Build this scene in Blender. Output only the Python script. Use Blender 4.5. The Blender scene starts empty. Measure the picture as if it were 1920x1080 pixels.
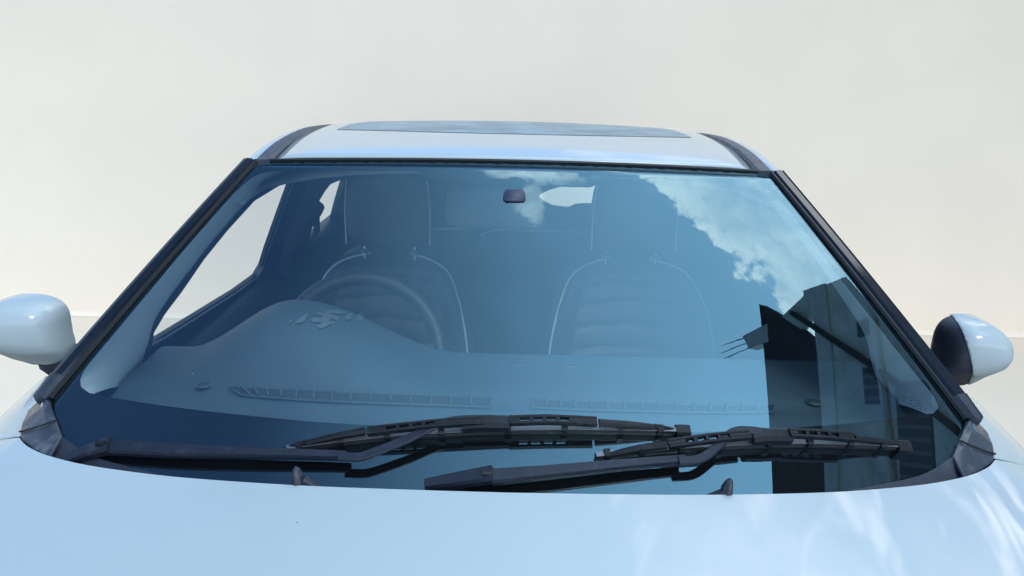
import bpy, bmesh, math, random
from mathutils import Vector, Matrix
random.seed(7)
R = math.radians
sc = bpy.context.scene
COL = sc.collection
# ------------------------------------------------------------------ camera
CAM_H, PITCH, ROLL, FPX = 1.70, R(15.7), R(1.3), 1400.0
cd = bpy.data.cameras.new('camera'); cam = bpy.data.objects.new('camera', cd); COL.objects.link(cam)
cd.sensor_width = 36.0; cd.lens = FPX / 1920 * 36; cd.clip_start = 0.02; cd.clip_end = 3000
cd.shift_x = 2 / 1920
fwd = Vector((0, math.cos(PITCH), -math.sin(PITCH))); up0 = Vector((0, math.sin(PITCH), math.cos(PITCH))); rt0 = Vector((1, 0, 0))
rt = rt0 * math.cos(ROLL) + up0 * math.sin(ROLL); upv = up0 * math.cos(ROLL) - rt0 * math.sin(ROLL)
M = Matrix.Identity(4)
for i in range(3):
    M[i][0] = rt[i]; M[i][1] = upv[i]; M[i][2] = -fwd[i]
M[2][3] = CAM_H
cam.matrix_world = M
sc.camera = cam
# ------------------------------------------------------------------ light and sky
SUN_EL, SUN_AZ = R(36), R(20)          # azimuth: to the right of straight behind the camera
SUN_STR, SKY_STR, EXPO = 0.75, 0.15, 0.59
to_sun = Vector((math.sin(SUN_AZ) * math.cos(SUN_EL), -math.cos(SUN_AZ) * math.cos(SUN_EL), math.sin(SUN_EL)))
sl = bpy.data.lights.new('sun', 'SUN'); so = bpy.data.objects.new('sun', sl); COL.objects.link(so)
sl.energy = SUN_STR; sl.angle = R(14); sl.color = (1.0, 0.94, 0.84)
so.rotation_euler = to_sun.to_track_quat('Z', 'Y').to_euler(); so.location = (0, 0, 12)
vs = sc.view_settings; vs.view_transform = 'Standard'; vs.look = 'None'; vs.exposure = EXPO; vs.gamma = 1; vs.use_curve_mapping = False

class NG:
    """tiny helper for building shader node trees"""
    def __init__(s, tree): s.t = tree; s.n = tree.nodes; s.l = tree.links
    def node(s, kind, **kw):
        n = s.n.new(kind)
        for k, v in kw.items(): setattr(n, k, v)
        return n
    def put(s, sock, v):
        if isinstance(v, bpy.types.NodeSocket): s.l.new(v, sock)
        elif v is not None:
            if sock.type == 'RGBA' and len(v) == 3: v = (*v, 1)
            sock.default_value = v
    def m(s, op, a, b=None, c=None, clamp=False):
        n = s.node('ShaderNodeMath', operation=op, use_clamp=clamp)
        for i, v in enumerate((a, b, c)): 
            if v is not None: s.put(n.inputs[i], v)
        return n.outputs[0]
    def step(s, v, a, b, o0=0.0, o1=1.0):
        n = s.node('ShaderNodeMapRange', interpolation_type='SMOOTHSTEP')
        for i, q in enumerate((v, a, b, o0, o1)): s.put(n.inputs[i], q)
        return n.outputs[0]
    def noise(s, vec, scale, detail=4, rough=.55, dist=0.0):
        n = s.node('ShaderNodeTexNoise')
        if vec is not None: s.l.new(vec, n.inputs['Vector'])
        n.inputs['Scale'].default_value = scale; n.inputs['Detail'].default_value = detail
        n.inputs['Roughness'].default_value = rough; n.inputs['Distortion'].default_value = dist
        return n.outputs[0]
    def mix(s, f, a, b):
        n = s.node('ShaderNodeMix', data_type='RGBA')
        s.put(n.inputs[0], f); s.put(n.inputs[6], a); s.put(n.inputs[7], b)
        return n.outputs[2]

w = bpy.data.worlds.new('World'); sc.world = w; w.use_nodes = True
g = NG(w.node_tree); g.n.clear()
sky = g.node('ShaderNodeTexSky', sky_type='NISHITA'); sky.sun_disc = False
sky.sun_elevation = SUN_EL; sky.sun_rotation = math.atan2(to_sun.x, to_sun.y); sky.air_density = 1.0; sky.dust_density = 0.3; sky.ozone_density = 4.0
tc = g.node('ShaderNodeTexCoord'); sp = g.node('ShaderNodeSeparateXYZ'); g.l.new(tc.outputs['Generated'], sp.inputs[0])
zz = g.m('MAXIMUM', sp.outputs[2], 0.03); qx = g.m('DIVIDE', sp.outputs[0], zz); qy = g.m('DIVIDE', sp.outputs[1], zz)
cv = g.node('ShaderNodeCombineXYZ'); g.l.new(qx, cv.inputs[0]); g.l.new(qy, cv.inputs[1]); q = cv.outputs[0]
n1 = g.noise(q, 8.0, 10, .66); n2 = g.noise(q, 3.0, 5, .55); n3 = g.noise(q, 16.0, 6, .6)
# a bank of cloud to the right behind the car
edge = g.m('ADD', g.m('MULTIPLY', qx, .69), g.m('MULTIPLY', qy, .72))
edge = g.m('ADD', edge, g.m('MULTIPLY', g.m('SUBTRACT', n1, .5), .30))
bank = g.step(edge, .640, .662)
bank = g.m('MULTIPLY', bank, g.step(g.m('ADD', qx, g.m('MULTIPLY', g.m('SUBTRACT', n1, .5), .3)), .18, .30))
thin = g.step(edge, .67, .80)                                   # the bank thins out away from its rim
body = g.m('SUBTRACT', 1.0, g.m('MULTIPLY', thin, g.step(n2, .36, .62, .88, .25)))
bank = g.m('MULTIPLY', bank, g.m('MULTIPLY', g.step(qx, 1.5, .9), g.step(qy, 1.25, .72, .22, 1.0)))
bank = g.m('MULTIPLY', bank, g.m('MULTIPLY', body, g.step(n3, .32, .62, .45, 1.0)))
# a small puff straight behind the car
def puff(cx, cy, rx, ry):
    ex = g.m('DIVIDE', g.m('SUBTRACT', qx, cx), rx); ey = g.m('DIVIDE', g.m('SUBTRACT', qy, cy), ry)
    d = g.m('SQRT', g.m('ADD', g.m('MULTIPLY', ex, ex), g.m('MULTIPLY', ey, ey)))
    return g.step(g.m('ADD', d, g.m('MULTIPLY', g.m('SUBTRACT', n1, .5), 3.4)), 1.05, .6)
pf = g.m('MAXIMUM', puff(.03, .635, .125, .05), g.m('MULTIPLY', puff(.035, .535, .030, .06), .55))
pf = g.m('MULTIPLY', pf, g.step(n3, .3, .65, .3, .85))
cs = g.node('ShaderNodeCombineXYZ'); g.l.new(g.m('ADD', g.m('MULTIPLY', qx, 5.0), g.m('MULTIPLY', qy, -1.6)), cs.inputs[0]); g.l.new(g.m('MULTIPLY', qy, 1.3), cs.inputs[1])
wisp = g.m('MULTIPLY', g.step(g.noise(cs.outputs[0], 1.5, 6, .55, .4), .50, .68), g.m('MULTIPLY', g.step(qx, .0, .16), g.m('MULTIPLY', g.step(qy, .66, .80), g.step(qy, 1.9, 1.3))))
cl = g.m('MAXIMUM', g.m('MAXIMUM', bank, pf), g.m('MULTIPLY', wisp, .85))
# thin high haze, thicker to the right
veil = g.m('MULTIPLY', g.step(g.m('ADD', qx, g.m('MULTIPLY', n2, .25)), -.45, .70), .92)
veil = g.m('MULTIPLY', veil, g.step(sp.outputs[2], .50, .78))
up = g.step(sp.outputs[2], .02, .12)
hazecol = g.mix(veil, sky.outputs[0], (8.2, 12.0, 15.0))
cloudy = g.mix(g.m('MULTIPLY', cl, up), hazecol, (23, 21, 19.5))
bg = g.node('ShaderNodeBackground'); g.l.new(cloudy, bg.inputs[0]); bg.inputs[1].default_value = SKY_STR
wo = g.node('ShaderNodeOutputWorld'); g.l.new(bg.outputs[0], wo.inputs[0])

# ------------------------------------------------------------------ materials
def mat(name, col, rough=.5, metal=0.0, coat=0.0, spec=.5, bump=0.0, bscale=60, var=0.0, vscale=4, dirt=None, coat_rough=.03, roughvar=0.0, chips=False):
    m = bpy.data.materials.new(name); m.use_nodes = True
    g = NG(m.node_tree); p = g.n['Principled BSDF']
    t = g.node('ShaderNodeTexCoord'); o = t.outputs['Object']
    c = None
    if var:
        c = g.mix(g.step(g.noise(o, vscale, 5), .3, .7), tuple(x * (1 - var) for x in col), tuple(min(1, x * (1 + var)) for x in col))
    if dirt:
        dc, amt, dsc = dirt
        f = g.m('MULTIPLY', g.step(g.noise(o, dsc, 7, .65), .5, .72), amt)
        c = g.mix(f, c if c is not None else col, dc)
    if chips:
        vo = g.node('ShaderNodeTexVoronoi'); vo.inputs['Scale'].default_value = 16; vo.inputs['Randomness'].default_value = 1; g.l.new(o, vo.inputs['Vector'])
        hit = g.m('MULTIPLY', g.step(vo.outputs['Distance'], .034, .018), g.step(g.noise(o, 5.5, 2), .56, .60))
        c = g.mix(g.m('MULTIPLY', hit, .6), c if c is not None else col, (.12, .13, .14))
    g.put(p.inputs['Base Color'], c if c is not None else col)
    if roughvar:
        g.put(p.inputs['Roughness'], g.step(g.noise(o, bscale * .3 if bump else 9, 5), .3, .7, rough - roughvar, rough + roughvar))
    else: p.inputs['Roughness'].default_value = rough
    p.inputs['Metallic'].default_value = metal
    p.inputs['Coat Weight'].default_value = coat; p.inputs['Coat Roughness'].default_value = coat_rough
    p.inputs['Specular IOR Level'].default_value = spec
    if bump:
        b = g.node('ShaderNodeBump'); b.inputs['Strength'].default_value = bump; b.inputs['Distance'].default_value = .002
        g.l.new(g.noise(o, bscale, 4), b.inputs['Height']); g.l.new(b.outputs[0], p.inputs['Normal'])
    return m

def glass(name, ior, trans, rough=0.0, dust=.0, film_tint=(1, 1, 1)):
    """pane with real thickness: mirror-like outer faces, tinted clear body"""
    m = bpy.data.materials.new(name); m.use_nodes = True
    g = NG(m.node_tree); g.n.clear()
    out = g.node('ShaderNodeOutputMaterial'); tr = g.node('ShaderNodeBsdfTransparent'); g.put(tr.inputs[0], trans)
    gl = g.node('ShaderNodeBsdfAnisotropic'); gl.inputs['Roughness'].default_value = rough; g.put(gl.inputs['Color'], film_tint)
    fr = g.node('ShaderNodeFresnel'); fr.inputs[0].default_value = ior
    ge = g.node('ShaderNodeNewGeometry')
    f = g.m('MULTIPLY', fr.outputs[0], g.m('SUBTRACT', 1.0, ge.outputs['Backfacing']))
    mx = g.node('ShaderNodeMixShader'); g.l.new(f, mx.inputs[0]); g.l.new(tr.outputs[0], mx.inputs[1]); g.l.new(gl.outputs[0], mx.inputs[2])
    last = mx.outputs[0]
    if dust:
        t = g.node('ShaderNodeTexCoord'); o = t.outputs['Object']
        spk = g.node('ShaderNodeTexVoronoi'); spk.inputs['Scale'].default_value = 26; g.l.new(o, spk.inputs['Vector'])
        dots = g.m('MULTIPLY', g.step(spk.outputs['Distance'], .028, .012), g.step(g.noise(o, 9, 2), .56, .6))
        film = g.step(g.noise(o, 3.5, 6), .3, .8, dust * .4, dust * 1.6)
        fac = g.m('MULTIPLY', g.m('MAXIMUM', film, g.m('MULTIPLY', dots, .9)), g.m('SUBTRACT', 1.0, ge.outputs['Backfacing']))
        df = g.node('ShaderNodeBsdfDiffuse'); g.put(df.inputs[0], (.6, .64, .66))
        m2 = g.node('ShaderNodeMixShader'); g.l.new(fac, m2.inputs[0]); g.l.new(last, m2.inputs[1]); g.l.new(df.outputs[0], m2.inputs[2]); last = m2.outputs[0]
    g.l.new(last, out.inputs[0])
    return m

PAINT = mat('white car paint with sky tint', (.428, .490, .505), .30, coat=.8, spec=.2, dirt=((.36, .39, .41), .30, 4), chips=True)  # white paint; the blue of the skylight is put into its base colour
GLOSSBLK = mat('gloss black pillar trim', (.006, .010, .018), .12, spec=.5, roughvar=.04)
RUBBER = mat('black rubber seal', (.012, .013, .015), .5, bump=.2, bscale=90)
PLASTIC = mat('weathered dark plastic', (.022, .027, .042), .42, bump=.35, bscale=400, dirt=((.09, .105, .13), .35, 14), roughvar=.08)
CORNER = mat('greyed corner trim plastic', (.035, .042, .062), .34, bump=.25, bscale=350, dirt=((.22, .25, .27), .4, 30), roughvar=.08)
WIPER = mat('satin black wiper coating', (.012, .016, .029), .40, spec=.35, bump=.25, bscale=500, dirt=((.05, .062, .09), .35, 40), roughvar=.08)
BLADE = mat('black wiper plastic', (.006, .008, .012), .40, spec=.3, dirt=((.05, .055, .07), .3, 60))
FRIT = mat('black ceramic frit', (.004, .005, .007), .6, spec=.05)
DASH = mat('grained charcoal dash', (.060, .100, .126), .62, bump=.3, bscale=700, var=.08, vscale=3)
DASHDARK = mat('dark vent interior', (.030, .046, .057), .6)
SEATM = mat('charcoal leatherette', (.024, .028, .036), .5, bump=.3, bscale=300)
PIPE = mat('pale grey seat piping', (.42, .43, .44), .5)
TRIM = mat('light grey pillar trim', (.80, .90, .90), .7, bump=.2, bscale=500)
LINER = mat('grey headliner cloth', (.13, .14, .15), .9, bump=.3, bscale=600)
DOORM = mat('dark door trim', (.026, .032, .04), .5, bump=.2, bscale=500)
DOORLT = mat('grey door ledge trim', (.09, .10, .11), .5)
CHROME = mat('satin chrome', (.6, .6, .62), .2, metal=1)
MARK = mat('pale grey cowl mark', (.13, .16, .18), .45)
MIRR = mat('mirror glass', (.8, .82, .84), .02, metal=1)
TYRE = mat('tyre rubber', (.02, .02, .02), .8)
SIGNAL = mat('clear lamp lens', (.5, .52, .55), .15, coat=1)
WS = glass('windscreen glass', 2.25, (.93, .96, .96), dust=.002, film_tint=(.46, .79, .99))
DARKGLASS = glass('dark privacy glass', 1.06, (.07, .08, .09))
ROOFGLASS = mat('sunroof glass with painted reflection', (.20, .28, .32), .28, spec=.09, var=.3, vscale=11)  # mottled tone put into the colour in place of mirrored trees
REARGLASS = glass('clear rear glass', 1.5, (.9, .94, .92))

# ------------------------------------------------------------------ geometry helpers
def link(o, parent=None):
    COL.objects.link(o)
    if parent is not None:
        o.parent = parent
        o.matrix_parent_inverse = Matrix.Translation(-WORLDLOC.get(parent.name, Vector((0, 0, 0))))
    return o
WORLDLOC = {}
def mesh(name, v, f, m, parent=None, smooth=40, solid=0.0, offset=-1, subd=0, bevel=0.0, fix=True):
    me = bpy.data.meshes.new(name); me.from_pydata([tuple(x) for x in v], [], f); me.materials.append(m)
    if fix:
        bm = bmesh.new(); bm.from_mesh(me); bmesh.ops.remove_doubles(bm, verts=bm.verts, dist=1e-6)
        bmesh.ops.recalc_face_normals(bm, faces=bm.faces); bm.to_mesh(me); bm.free()
    if smooth:
        me.polygons.foreach_set('use_smooth', [True] * len(me.polygons)); me.set_sharp_from_angle(angle=R(smooth))
    o = bpy.data.objects.new(name, me); link(o, parent)
    if solid:
        k = o.modifiers.new('thickness', 'SOLIDIFY'); k.thickness = solid; k.offset = offset
    if bevel:
        k = o.modifiers.new('bevel', 'BEVEL'); k.width = bevel; k.segments = 2; k.limit_method = 'ANGLE'
    if subd:
        k = o.modifiers.new('subd', 'SUBSURF'); k.levels = subd; k.render_levels = subd
    return o
def grid_vf(P, closeu=False, closev=False):
    nr, nc = len(P), len(P[0]); v = [p for row in P for p in row]; f = []
    for i in range(nr if closeu else nr - 1):
        for j in range(nc if closev else nc - 1):
            a, b = i, (i + 1) % nr; c, d = j, (j + 1) % nc
            f.append((a * nc + c, a * nc + d, b * nc + d, b * nc + c))
    return v, f
def grid(name, P, m, parent=None, **k):
    v, f = grid_vf(P); return mesh(name, v, f, m, parent, **k)
def upward(o, ref):
    """make a sheet's normals point along ref"""
    me = o.data; s = sum((p.normal.dot(ref) * p.area for p in me.polygons), 0.0)
    if s < 0: me.flip_normals()
    return o
def cr(pts, n=8, closed=False):
    """Catmull-Rom through points"""
    P = [Vector(p) for p in pts]; out = []; N = len(P)
    rng = range(N) if closed else range(N - 1)
    for i in rng:
        p1, p2 = P[i], P[(i + 1) % N]
        p0 = P[(i - 1) % N] if closed or i > 0 else p1 * 2 - p2
        p3 = P[(i + 2) % N] if closed or i + 2 < N else p2 * 2 - p1
        for k in range(n):
            t = k / n
            out.append(.5 * ((2 * p1) + (p2 - p0) * t + (2 * p0 - 5 * p1 + 4 * p2 - p3) * t * t + (3 * p1 - p0 - 3 * p2 + p3) * t ** 3))
    if not closed: out.append(P[-1])
    return out
def sweep_vf(path, sec, normal, scale=None, closed=False):
    """section points (b, n): b across, n along the surface normal(p)"""
    P = [Vector(p) for p in path]; n = len(P); rows = []
    for i, p in enumerate(P):
        a = P[(i - 1) % n] if closed or i else p; b = P[(i + 1) % n] if closed or i < n - 1 else p
        T = (b - a).normalized(); N = normal(p) if callable(normal) else Vector(normal)
        N = (N - T * N.dot(T)).normalized(); B = T.cross(N)
        s = scale(i / (n - 1)) if scale else 1.0
        sb, sn = s if isinstance(s, tuple) else (s, s)
        rows.append([p + B * (x * sb) + N * (y * sn) for x, y in sec])
    v, f = grid_vf(rows, closeu=closed, closev=True); k = len(sec)
    if not closed:
        f.append(tuple(range(k - 1, -1, -1))); f.append(tuple(range((n - 1) * k, n * k)))
    return v, f
def sweep(name, path, sec, normal, m, parent=None, scale=None, closed=False, **k):
    v, f = sweep_vf(path, sec, normal, scale, closed); return mesh(name, v, f, m, parent, **k)
def circ(r, n=8): return [(r * math.cos(2 * math.pi * i / n), r * math.sin(2 * math.pi * i / n)) for i in range(n)]
def rect(w_, h_, lo=0.0, c=.15):
    """flat bar section with chamfered top, width w_, from lo to lo+h_"""
    a = w_ / 2; k = min(w_, h_) * c
    return [(-a, lo), (a, lo), (a, lo + h_ - k), (a - k, lo + h_), (-a + k, lo + h_), (-a, lo + h_ - k)]
def join(parts):
    v, f = [], []
    for a, b in parts:
        o = len(v); v += list(a); f += [tuple(i + o for i in q_) for q_ in b]
    return v, f
def box_vf(c, sx, sy, sz, rot=None):
    v = [Vector((x * sx / 2, y * sy / 2, z * sz / 2)) for x in (-1, 1) for y in (-1, 1) for z in (-1, 1)]
    if rot is not None: v = [rot @ p for p in v]
    v = [p + Vector(c) for p in v]
    return v, [(0, 1, 3, 2), (4, 6, 7, 5), (0, 4, 5, 1), (2, 3, 7, 6), (0, 2, 6, 4), (1, 5, 7, 3)]
def superell(c, a, b, d, e1=.5, e2=.5, nu=28, nv=16, fn=None):
    def pw(x, e): return math.copysign(abs(x) ** e, x)
    P = []
    for i in range(nv + 1):
        la = -math.pi / 2 + math.pi * i / nv; row = []
        for j in range(nu):
            lo = 2 * math.pi * j / nu
            p = Vector((a * pw(math.cos(la), e1) * pw(math.cos(lo), e2), b * pw(math.cos(la), e1) * pw(math.sin(lo), e2), d * pw(math.sin(la), e1)))
            if fn: p = fn(p)
            row.append(p + Vector(c))
        P.append(row)
    return grid_vf(P, closev=True)
def fill(name, loops, m, parent=None, **k):
    """flat (or near flat) sheet bounded by loops; later loops are holes"""
    bm = bmesh.new(); E = []
    for L in loops:
        vs_ = [bm.verts.new(p) for p in L]
        E += [bm.edges.new((vs_[i], vs_[(i + 1) % len(vs_)])) for i in range(len(vs_))]
    bmesh.ops.triangle_fill(bm, use_beauty=True, edges=E)
    v = [x.co.copy() for x in bm.verts]; bm.verts.index_update(); f = [tuple(x.index for x in t.verts) for t in bm.faces]; bm.free()
    return mesh(name, v, f, m, parent, **k)

# --- picture point -> ray, used only to read real sizes off the photograph
def ray_uv(u, v):
    return Vector((u / FPX, math.cos(PITCH) - v / FPX * math.sin(PITCH), -math.sin(PITCH) - v / FPX * math.cos(PITCH)))
def uv_of(px, py):
    dx, dy = px - 958, py - 540
    return dx * math.cos(ROLL) + dy * math.sin(ROLL), dy * math.cos(ROLL) - dx * math.sin(ROLL)
C0 = Vector((0, 0, CAM_H))
def uvy(u, v, y): d = ray_uv(u, v); return C0 + d * (y / d.y)
def uvz(u, v, z): d = ray_uv(u, v); return C0 + d * ((z - CAM_H) / d.z)
def aty(px, py, y): return uvy(*uv_of(px, py), y)
def atz(px, py, z): return uvz(*uv_of(px, py), z)
def trace(d, F, lo=.3, hi=7.0, n=140):
    """first point along ray where F(p) changes to > 0"""
    a = lo
    for i in range(1, n + 1):
        b = lo + (hi - lo) * i / n
        if F(C0 + d * b) > 0:
            for _ in range(40):
                c = (a + b) / 2
                if F(C0 + d * c) > 0: b = c
                else: a = c
            return C0 + d * a
        a = b
    return C0 + d * hi
KB = .213
def gy0(z):
    t = (z - 1.175) / .359
    return .878 + 1.872 * (z - 1.175) - .08 * t * (1 - t)
def GY(x, z): return gy0(z) + KB * x * x
def gnorm(p):
    e = 1e-3; d = (gy0(p[2] + e) - gy0(p[2] - e)) / (2 * e)
    return Vector((2 * KB * p[0], -1, d)).normalized()
def on_glass(px, py, off=0.0):
    d = ray_uv(*uv_of(px, py))
    return trace(d, lambda p: p.y - (GY(p.x, p.z) - off * 2.1))
def gw(z): return .705 - .5145 * (z - 1.21)            # half width of the glass at height z
def mir(p): return Vector((-p[0], p[1], p[2]))
def lerp(a, b, t): return a + (b - a) * t
def interp(x, T):
    if x <= T[0][0]: return T[0][1]
    for (a, p), (b, q_) in zip(T, T[1:]):
        if x <= b: 
            t = (x - a) / (b - a); return p + (q_ - p) * t
    return T[-1][1]
def sm(a, b, x):
    t = max(0, min(1, (x - a) / (b - a))); return t * t * (3 - 2 * t)

def tag(o, label=None, cat=None, kind=None, group=None):
    if label: o['label'] = label
    if cat: o['category'] = cat
    if kind: o['kind'] = kind
    if group: o['group'] = group
    return o

# ================================================================== setting
def floor_mat(name, a, b, sc_):
    return mat(name, a, .85, bump=.4, bscale=120, var=.05, vscale=sc_, dirt=(b, .4, 2.2))
ground = mesh('ground', [(-400, -400, 0), (400, -400, 0), (400, 400, 0), (-400, 400, 0)], [(0, 1, 2, 3)], floor_mat('grey brown ground', (.20, .175, .14), (.14, .125, .10), 1.2), smooth=0)
tag(ground, kind='structure')
PLASTER = mat('cream plaster', (.87, .755, .615), .85, bump=.12, bscale=9, var=.018, vscale=1.4)
APRON = mat('pale cream concrete', (.81, .69, .555), .85, bump=.15, bscale=60, var=.015, vscale=1.5)
v, f = box_vf((-2.95, 4.055, .012), 18.1, 1.81, .024)
tag(mesh('pavement', v, f, APRON, smooth=0, bevel=.006), kind='structure')
prof = [(5.20, 0.0), (4.97, 0.0), (4.97, .026)] + [(4.97 + .03 * math.sin(R(a)), .026 + .03 * (1 - math.cos(R(a)))) for a in range(6, 91, 6)] + [(5.0, 2.49), (5.01, 2.5), (5.20, 2.5)]
v, f = grid_vf([[Vector((x, y, z)) for y, z in prof] for x in (-12, 6.1)], closev=True)
f += [tuple(range(len(prof))), tuple(range(2 * len(prof) - 1, len(prof) - 1, -1))]
wall = mesh('plaster_wall', v, f, PLASTER, smooth=25)
tag(wall, 'plain smooth cream plaster wall standing behind the car', 'wall')

# ================================================================== car
car = bpy.data.objects.new('parked_car', None); COL.objects.link(car); car.location = (0, 2.1, 0); WORLDLOC[car.name] = Vector((0, 2.1, 0))
tag(car, 'white car in paint tinted with skylight, with black windscreen pillars, seen over its bonnet', 'car')

# ---- windscreen
N, MR = 48, 28
P = []
for i in range(MR + 1):
    t = i / MR; row = []
    for j in range(N + 1):
        s = -1 + 2 * j / N
        zt = 1.534 - .05 * (.545 * s) ** 2; zb = 1.115 + .093 * abs(s) ** 6
        z = lerp(zb, zt, t); x = s * (gw(z) + .004)
        row.append(Vector((x, GY(x, z), z)))
    P.append(row)
ws = grid('windscreen', P, WS, car, smooth=60, solid=.005, offset=-1)
upward(ws, Vector((0, -1, 1)))
# black frit band printed round the edge, one sheet just inside the pane
clear = [(150, 722), (152, 705), (165, 684), (225, 612), (290, 534), (333, 482), (367, 441), (417, 384), (455, 347), (475, 331), (500, 322), (560, 318), (700, 319), (788, 321),
         (806, 336), (830, 343), (960, 346), (1112, 351), (1130, 344), (1142, 332), (1200, 334), (1330, 341), (1400, 347), (1437, 354), (1462, 372), (1510, 432), (1567, 510), (1630, 590), (1690, 667), (1735, 722), (1757, 752), (1760, 766), (1745, 777),
         (1663, 786), (1563, 797), (1447, 805), (1200, 813), (960, 812), (733, 800), (613, 793), (500, 783), (360, 768), (240, 751), (167, 737)]
def inner(p, d): n = gnorm(p); return p - n * d
lo_ = [on_glass(*q_, -.010) for q_ in clear]
lo_ = cr(lo_, 3, closed=True)
outer = []
for j in range(25):
    s = -1 + 2 * j / 24; zb = 1.119 + .093 * abs(s) ** 6; x = s * gw(zb); outer.append(inner(Vector((x, GY(x, zb), zb)), .009))
for i in range(1, 13):
    z = lerp(1.212, 1.520, i / 13); x = gw(z); outer.append(inner(Vector((x, GY(x, z), z)), .009))
for j in range(25):
    s = 1 - 2 * j / 24; z = 1.533 - .05 * (.545 * s) ** 2; x = s * gw(z); outer.append(inner(Vector((x, GY(x, z), z)), .009))
for i in range(1, 13):
    z = lerp(1.520, 1.212, i / 13); x = -gw(z); outer.append(inner(Vector((x, GY(x, z), z)), .009))
# ring strip between outer loop and clear loop by angle
def ring(A, B, name, m, parent):
    def ang(p): return math.atan2((p.z - 1.345), p.x * .45)
    n = 260; rows = []
    def samp(L):
        L = sorted(L, key=ang); out = []
        an = [ang(p) for p in L]
        for k in range(n):
            a = -math.pi + 2 * math.pi * k / n
            import bisect
            i = bisect.bisect(an, a) % len(L); j = (i - 1) % len(L)
            a0, a1 = an[j], an[i]; span = (a1 - a0) % (2 * math.pi) or 1e-9; t = ((a - a0) % (2 * math.pi)) / span
            out.append(L[j].lerp(L[i], t))
        return out
    sa, sb = samp(A), samp(B); rows = []
    for k in range(n):
        r_ = []
        for i in range(5):
            t = i / 4; p = sa[k].lerp(sb[k], t); z = p.z; x = p.x
            r_.append(Vector((x, GY(x, z) + .021, z)))
        rows.append(r_)
    v_, f_ = grid_vf(rows, closeu=True)
    return mesh(name, v_, f_, m, parent, smooth=60, solid=.0015, offset=0)
frit = ring(outer, lo_, 'frit_band', FRIT, ws)
# tiny etched approval marks, no readable code
bits = []
for r_ in range(5):
    for k in range(7):
        if random.random() < .3: continue
        p = on_glass(1690 + k * 5 + r_ * 4, 745 + r_ * 5.5, -.011); n = gnorm(p)
        bits.append(box_vf(p, random.uniform(.0010, .0022), .0006, .0011, n.to_track_quat('Y', 'Z').to_matrix()))
mesh('approval_mark', *join(bits), FRIT, ws, smooth=0)
# mirror foot glued on the pane
fp = [on_glass(*q_, .002) for q_ in [(944, 362), (950, 356), (978, 356), (985, 362), (986, 372), (981, 377), (949, 377), (943, 372)]]
fill('sensor_pad', [fp], mat('plum grey sensor pad', (.040, .048, .085), .55), ws, solid=.002, offset=0)
# seal along the top edge
tp = []
for j in range(33):
    s = -1 + 2 * j / 32; z = 1.536 - .05 * (.545 * s) ** 2; x = s * .549; tp.append(Vector((x, GY(x, z) + .002, z)))
sweep('top_seal', tp, [(-.0035, -.01), (.0035, -.01), (.0035, .001), (0, .0025), (-.0035, .001)], gnorm, RUBBER, ws)

# ---- A pillars
for sgn in (-1, 1):
    path = []
    for i in range(25):
        z = lerp(1.214, 1.519, i / 24); x = sgn * gw(z); path.append(Vector((x, GY(x, z), z)))
    sec = [(-.003, .0015), (.004, .0075), (.022, .0085), (.027, .0055), (.031, .0075), (.037, .004), (.048, -.010), (.054, -.030), (.03, -.034), (-.002, -.014)]
    sec = [(a * .70 * sgn, b) for a, b in sec]
    pl = sweep('pillar', path, sec, gnorm, GLOSSBLK, car, smooth=28)
    sweep('pillar_seal', path, [(s_ * sgn, n_) for s_, n_ in [(-.008, .0), (-.002, .0005), (-.003, .005), (-.006, .005)]], gnorm, RUBBER, pl)
    # plastic foot of the pillar
    fpth = []
    for i in range(7):
        z = lerp(1.2115, 1.234, i / 6); x = sgn * (gw(z)); fpth.append(Vector((x, GY(x, z), z)))
    sweep('pillar_foot', fpth, [(a * .97, b + .0025) for a, b in sec], gnorm, PLASTIC, pl, smooth=28, scale=lambda t: (lerp(.85, 1, t), 1))

# ---- roof
RT = [(1.50, 1.533), (1.55, 1.5375), (1.62, 1.5465), (1.75, 1.5575), (1.95, 1.5695), (2.15, 1.5735), (2.4, 1.567), (2.8, 1.543), (3.3, 1.502), (3.9, 1.442), (4.1, 1.41)]
def roofz(x, y):
    # smooth the table a little
    z = sum(interp(y + d, RT) for d in (-.06, -.03, 0, .03, .06)) / 5
    return z - .05 * x * x
def roofw(y): return interp(y, [(1.55, .508), (1.8, .538), (2.2, .565), (3.0, .575), (4.1, .53)])
rows = []
ND = 46
for i in range(ND + 1):
    d = (i / ND) ** 1.5
    row = []
    for j in range(33):
        s = -1 + 2 * j / 32
        yc = lerp(GY(0, 1.536), 4.1, d); hw = roofw(yc); x = s * hw
        yf = GY(x, 1.536 - .05 * x * x) + .010
        y = lerp(yf, 4.1, d); z = roofz(x, y) + .002
        if i == 0: z -= .004
        z -= .012 * max(0, abs(s) - .93) / .07 * (1 if i else .6)
        row.append(Vector((x, y, z)))
    rows.append(row)
roof = grid('roof', rows, PAINT, car, smooth=50, solid=.004, offset=-1); upward(roof, Vector((0, 0, 1)))
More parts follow.
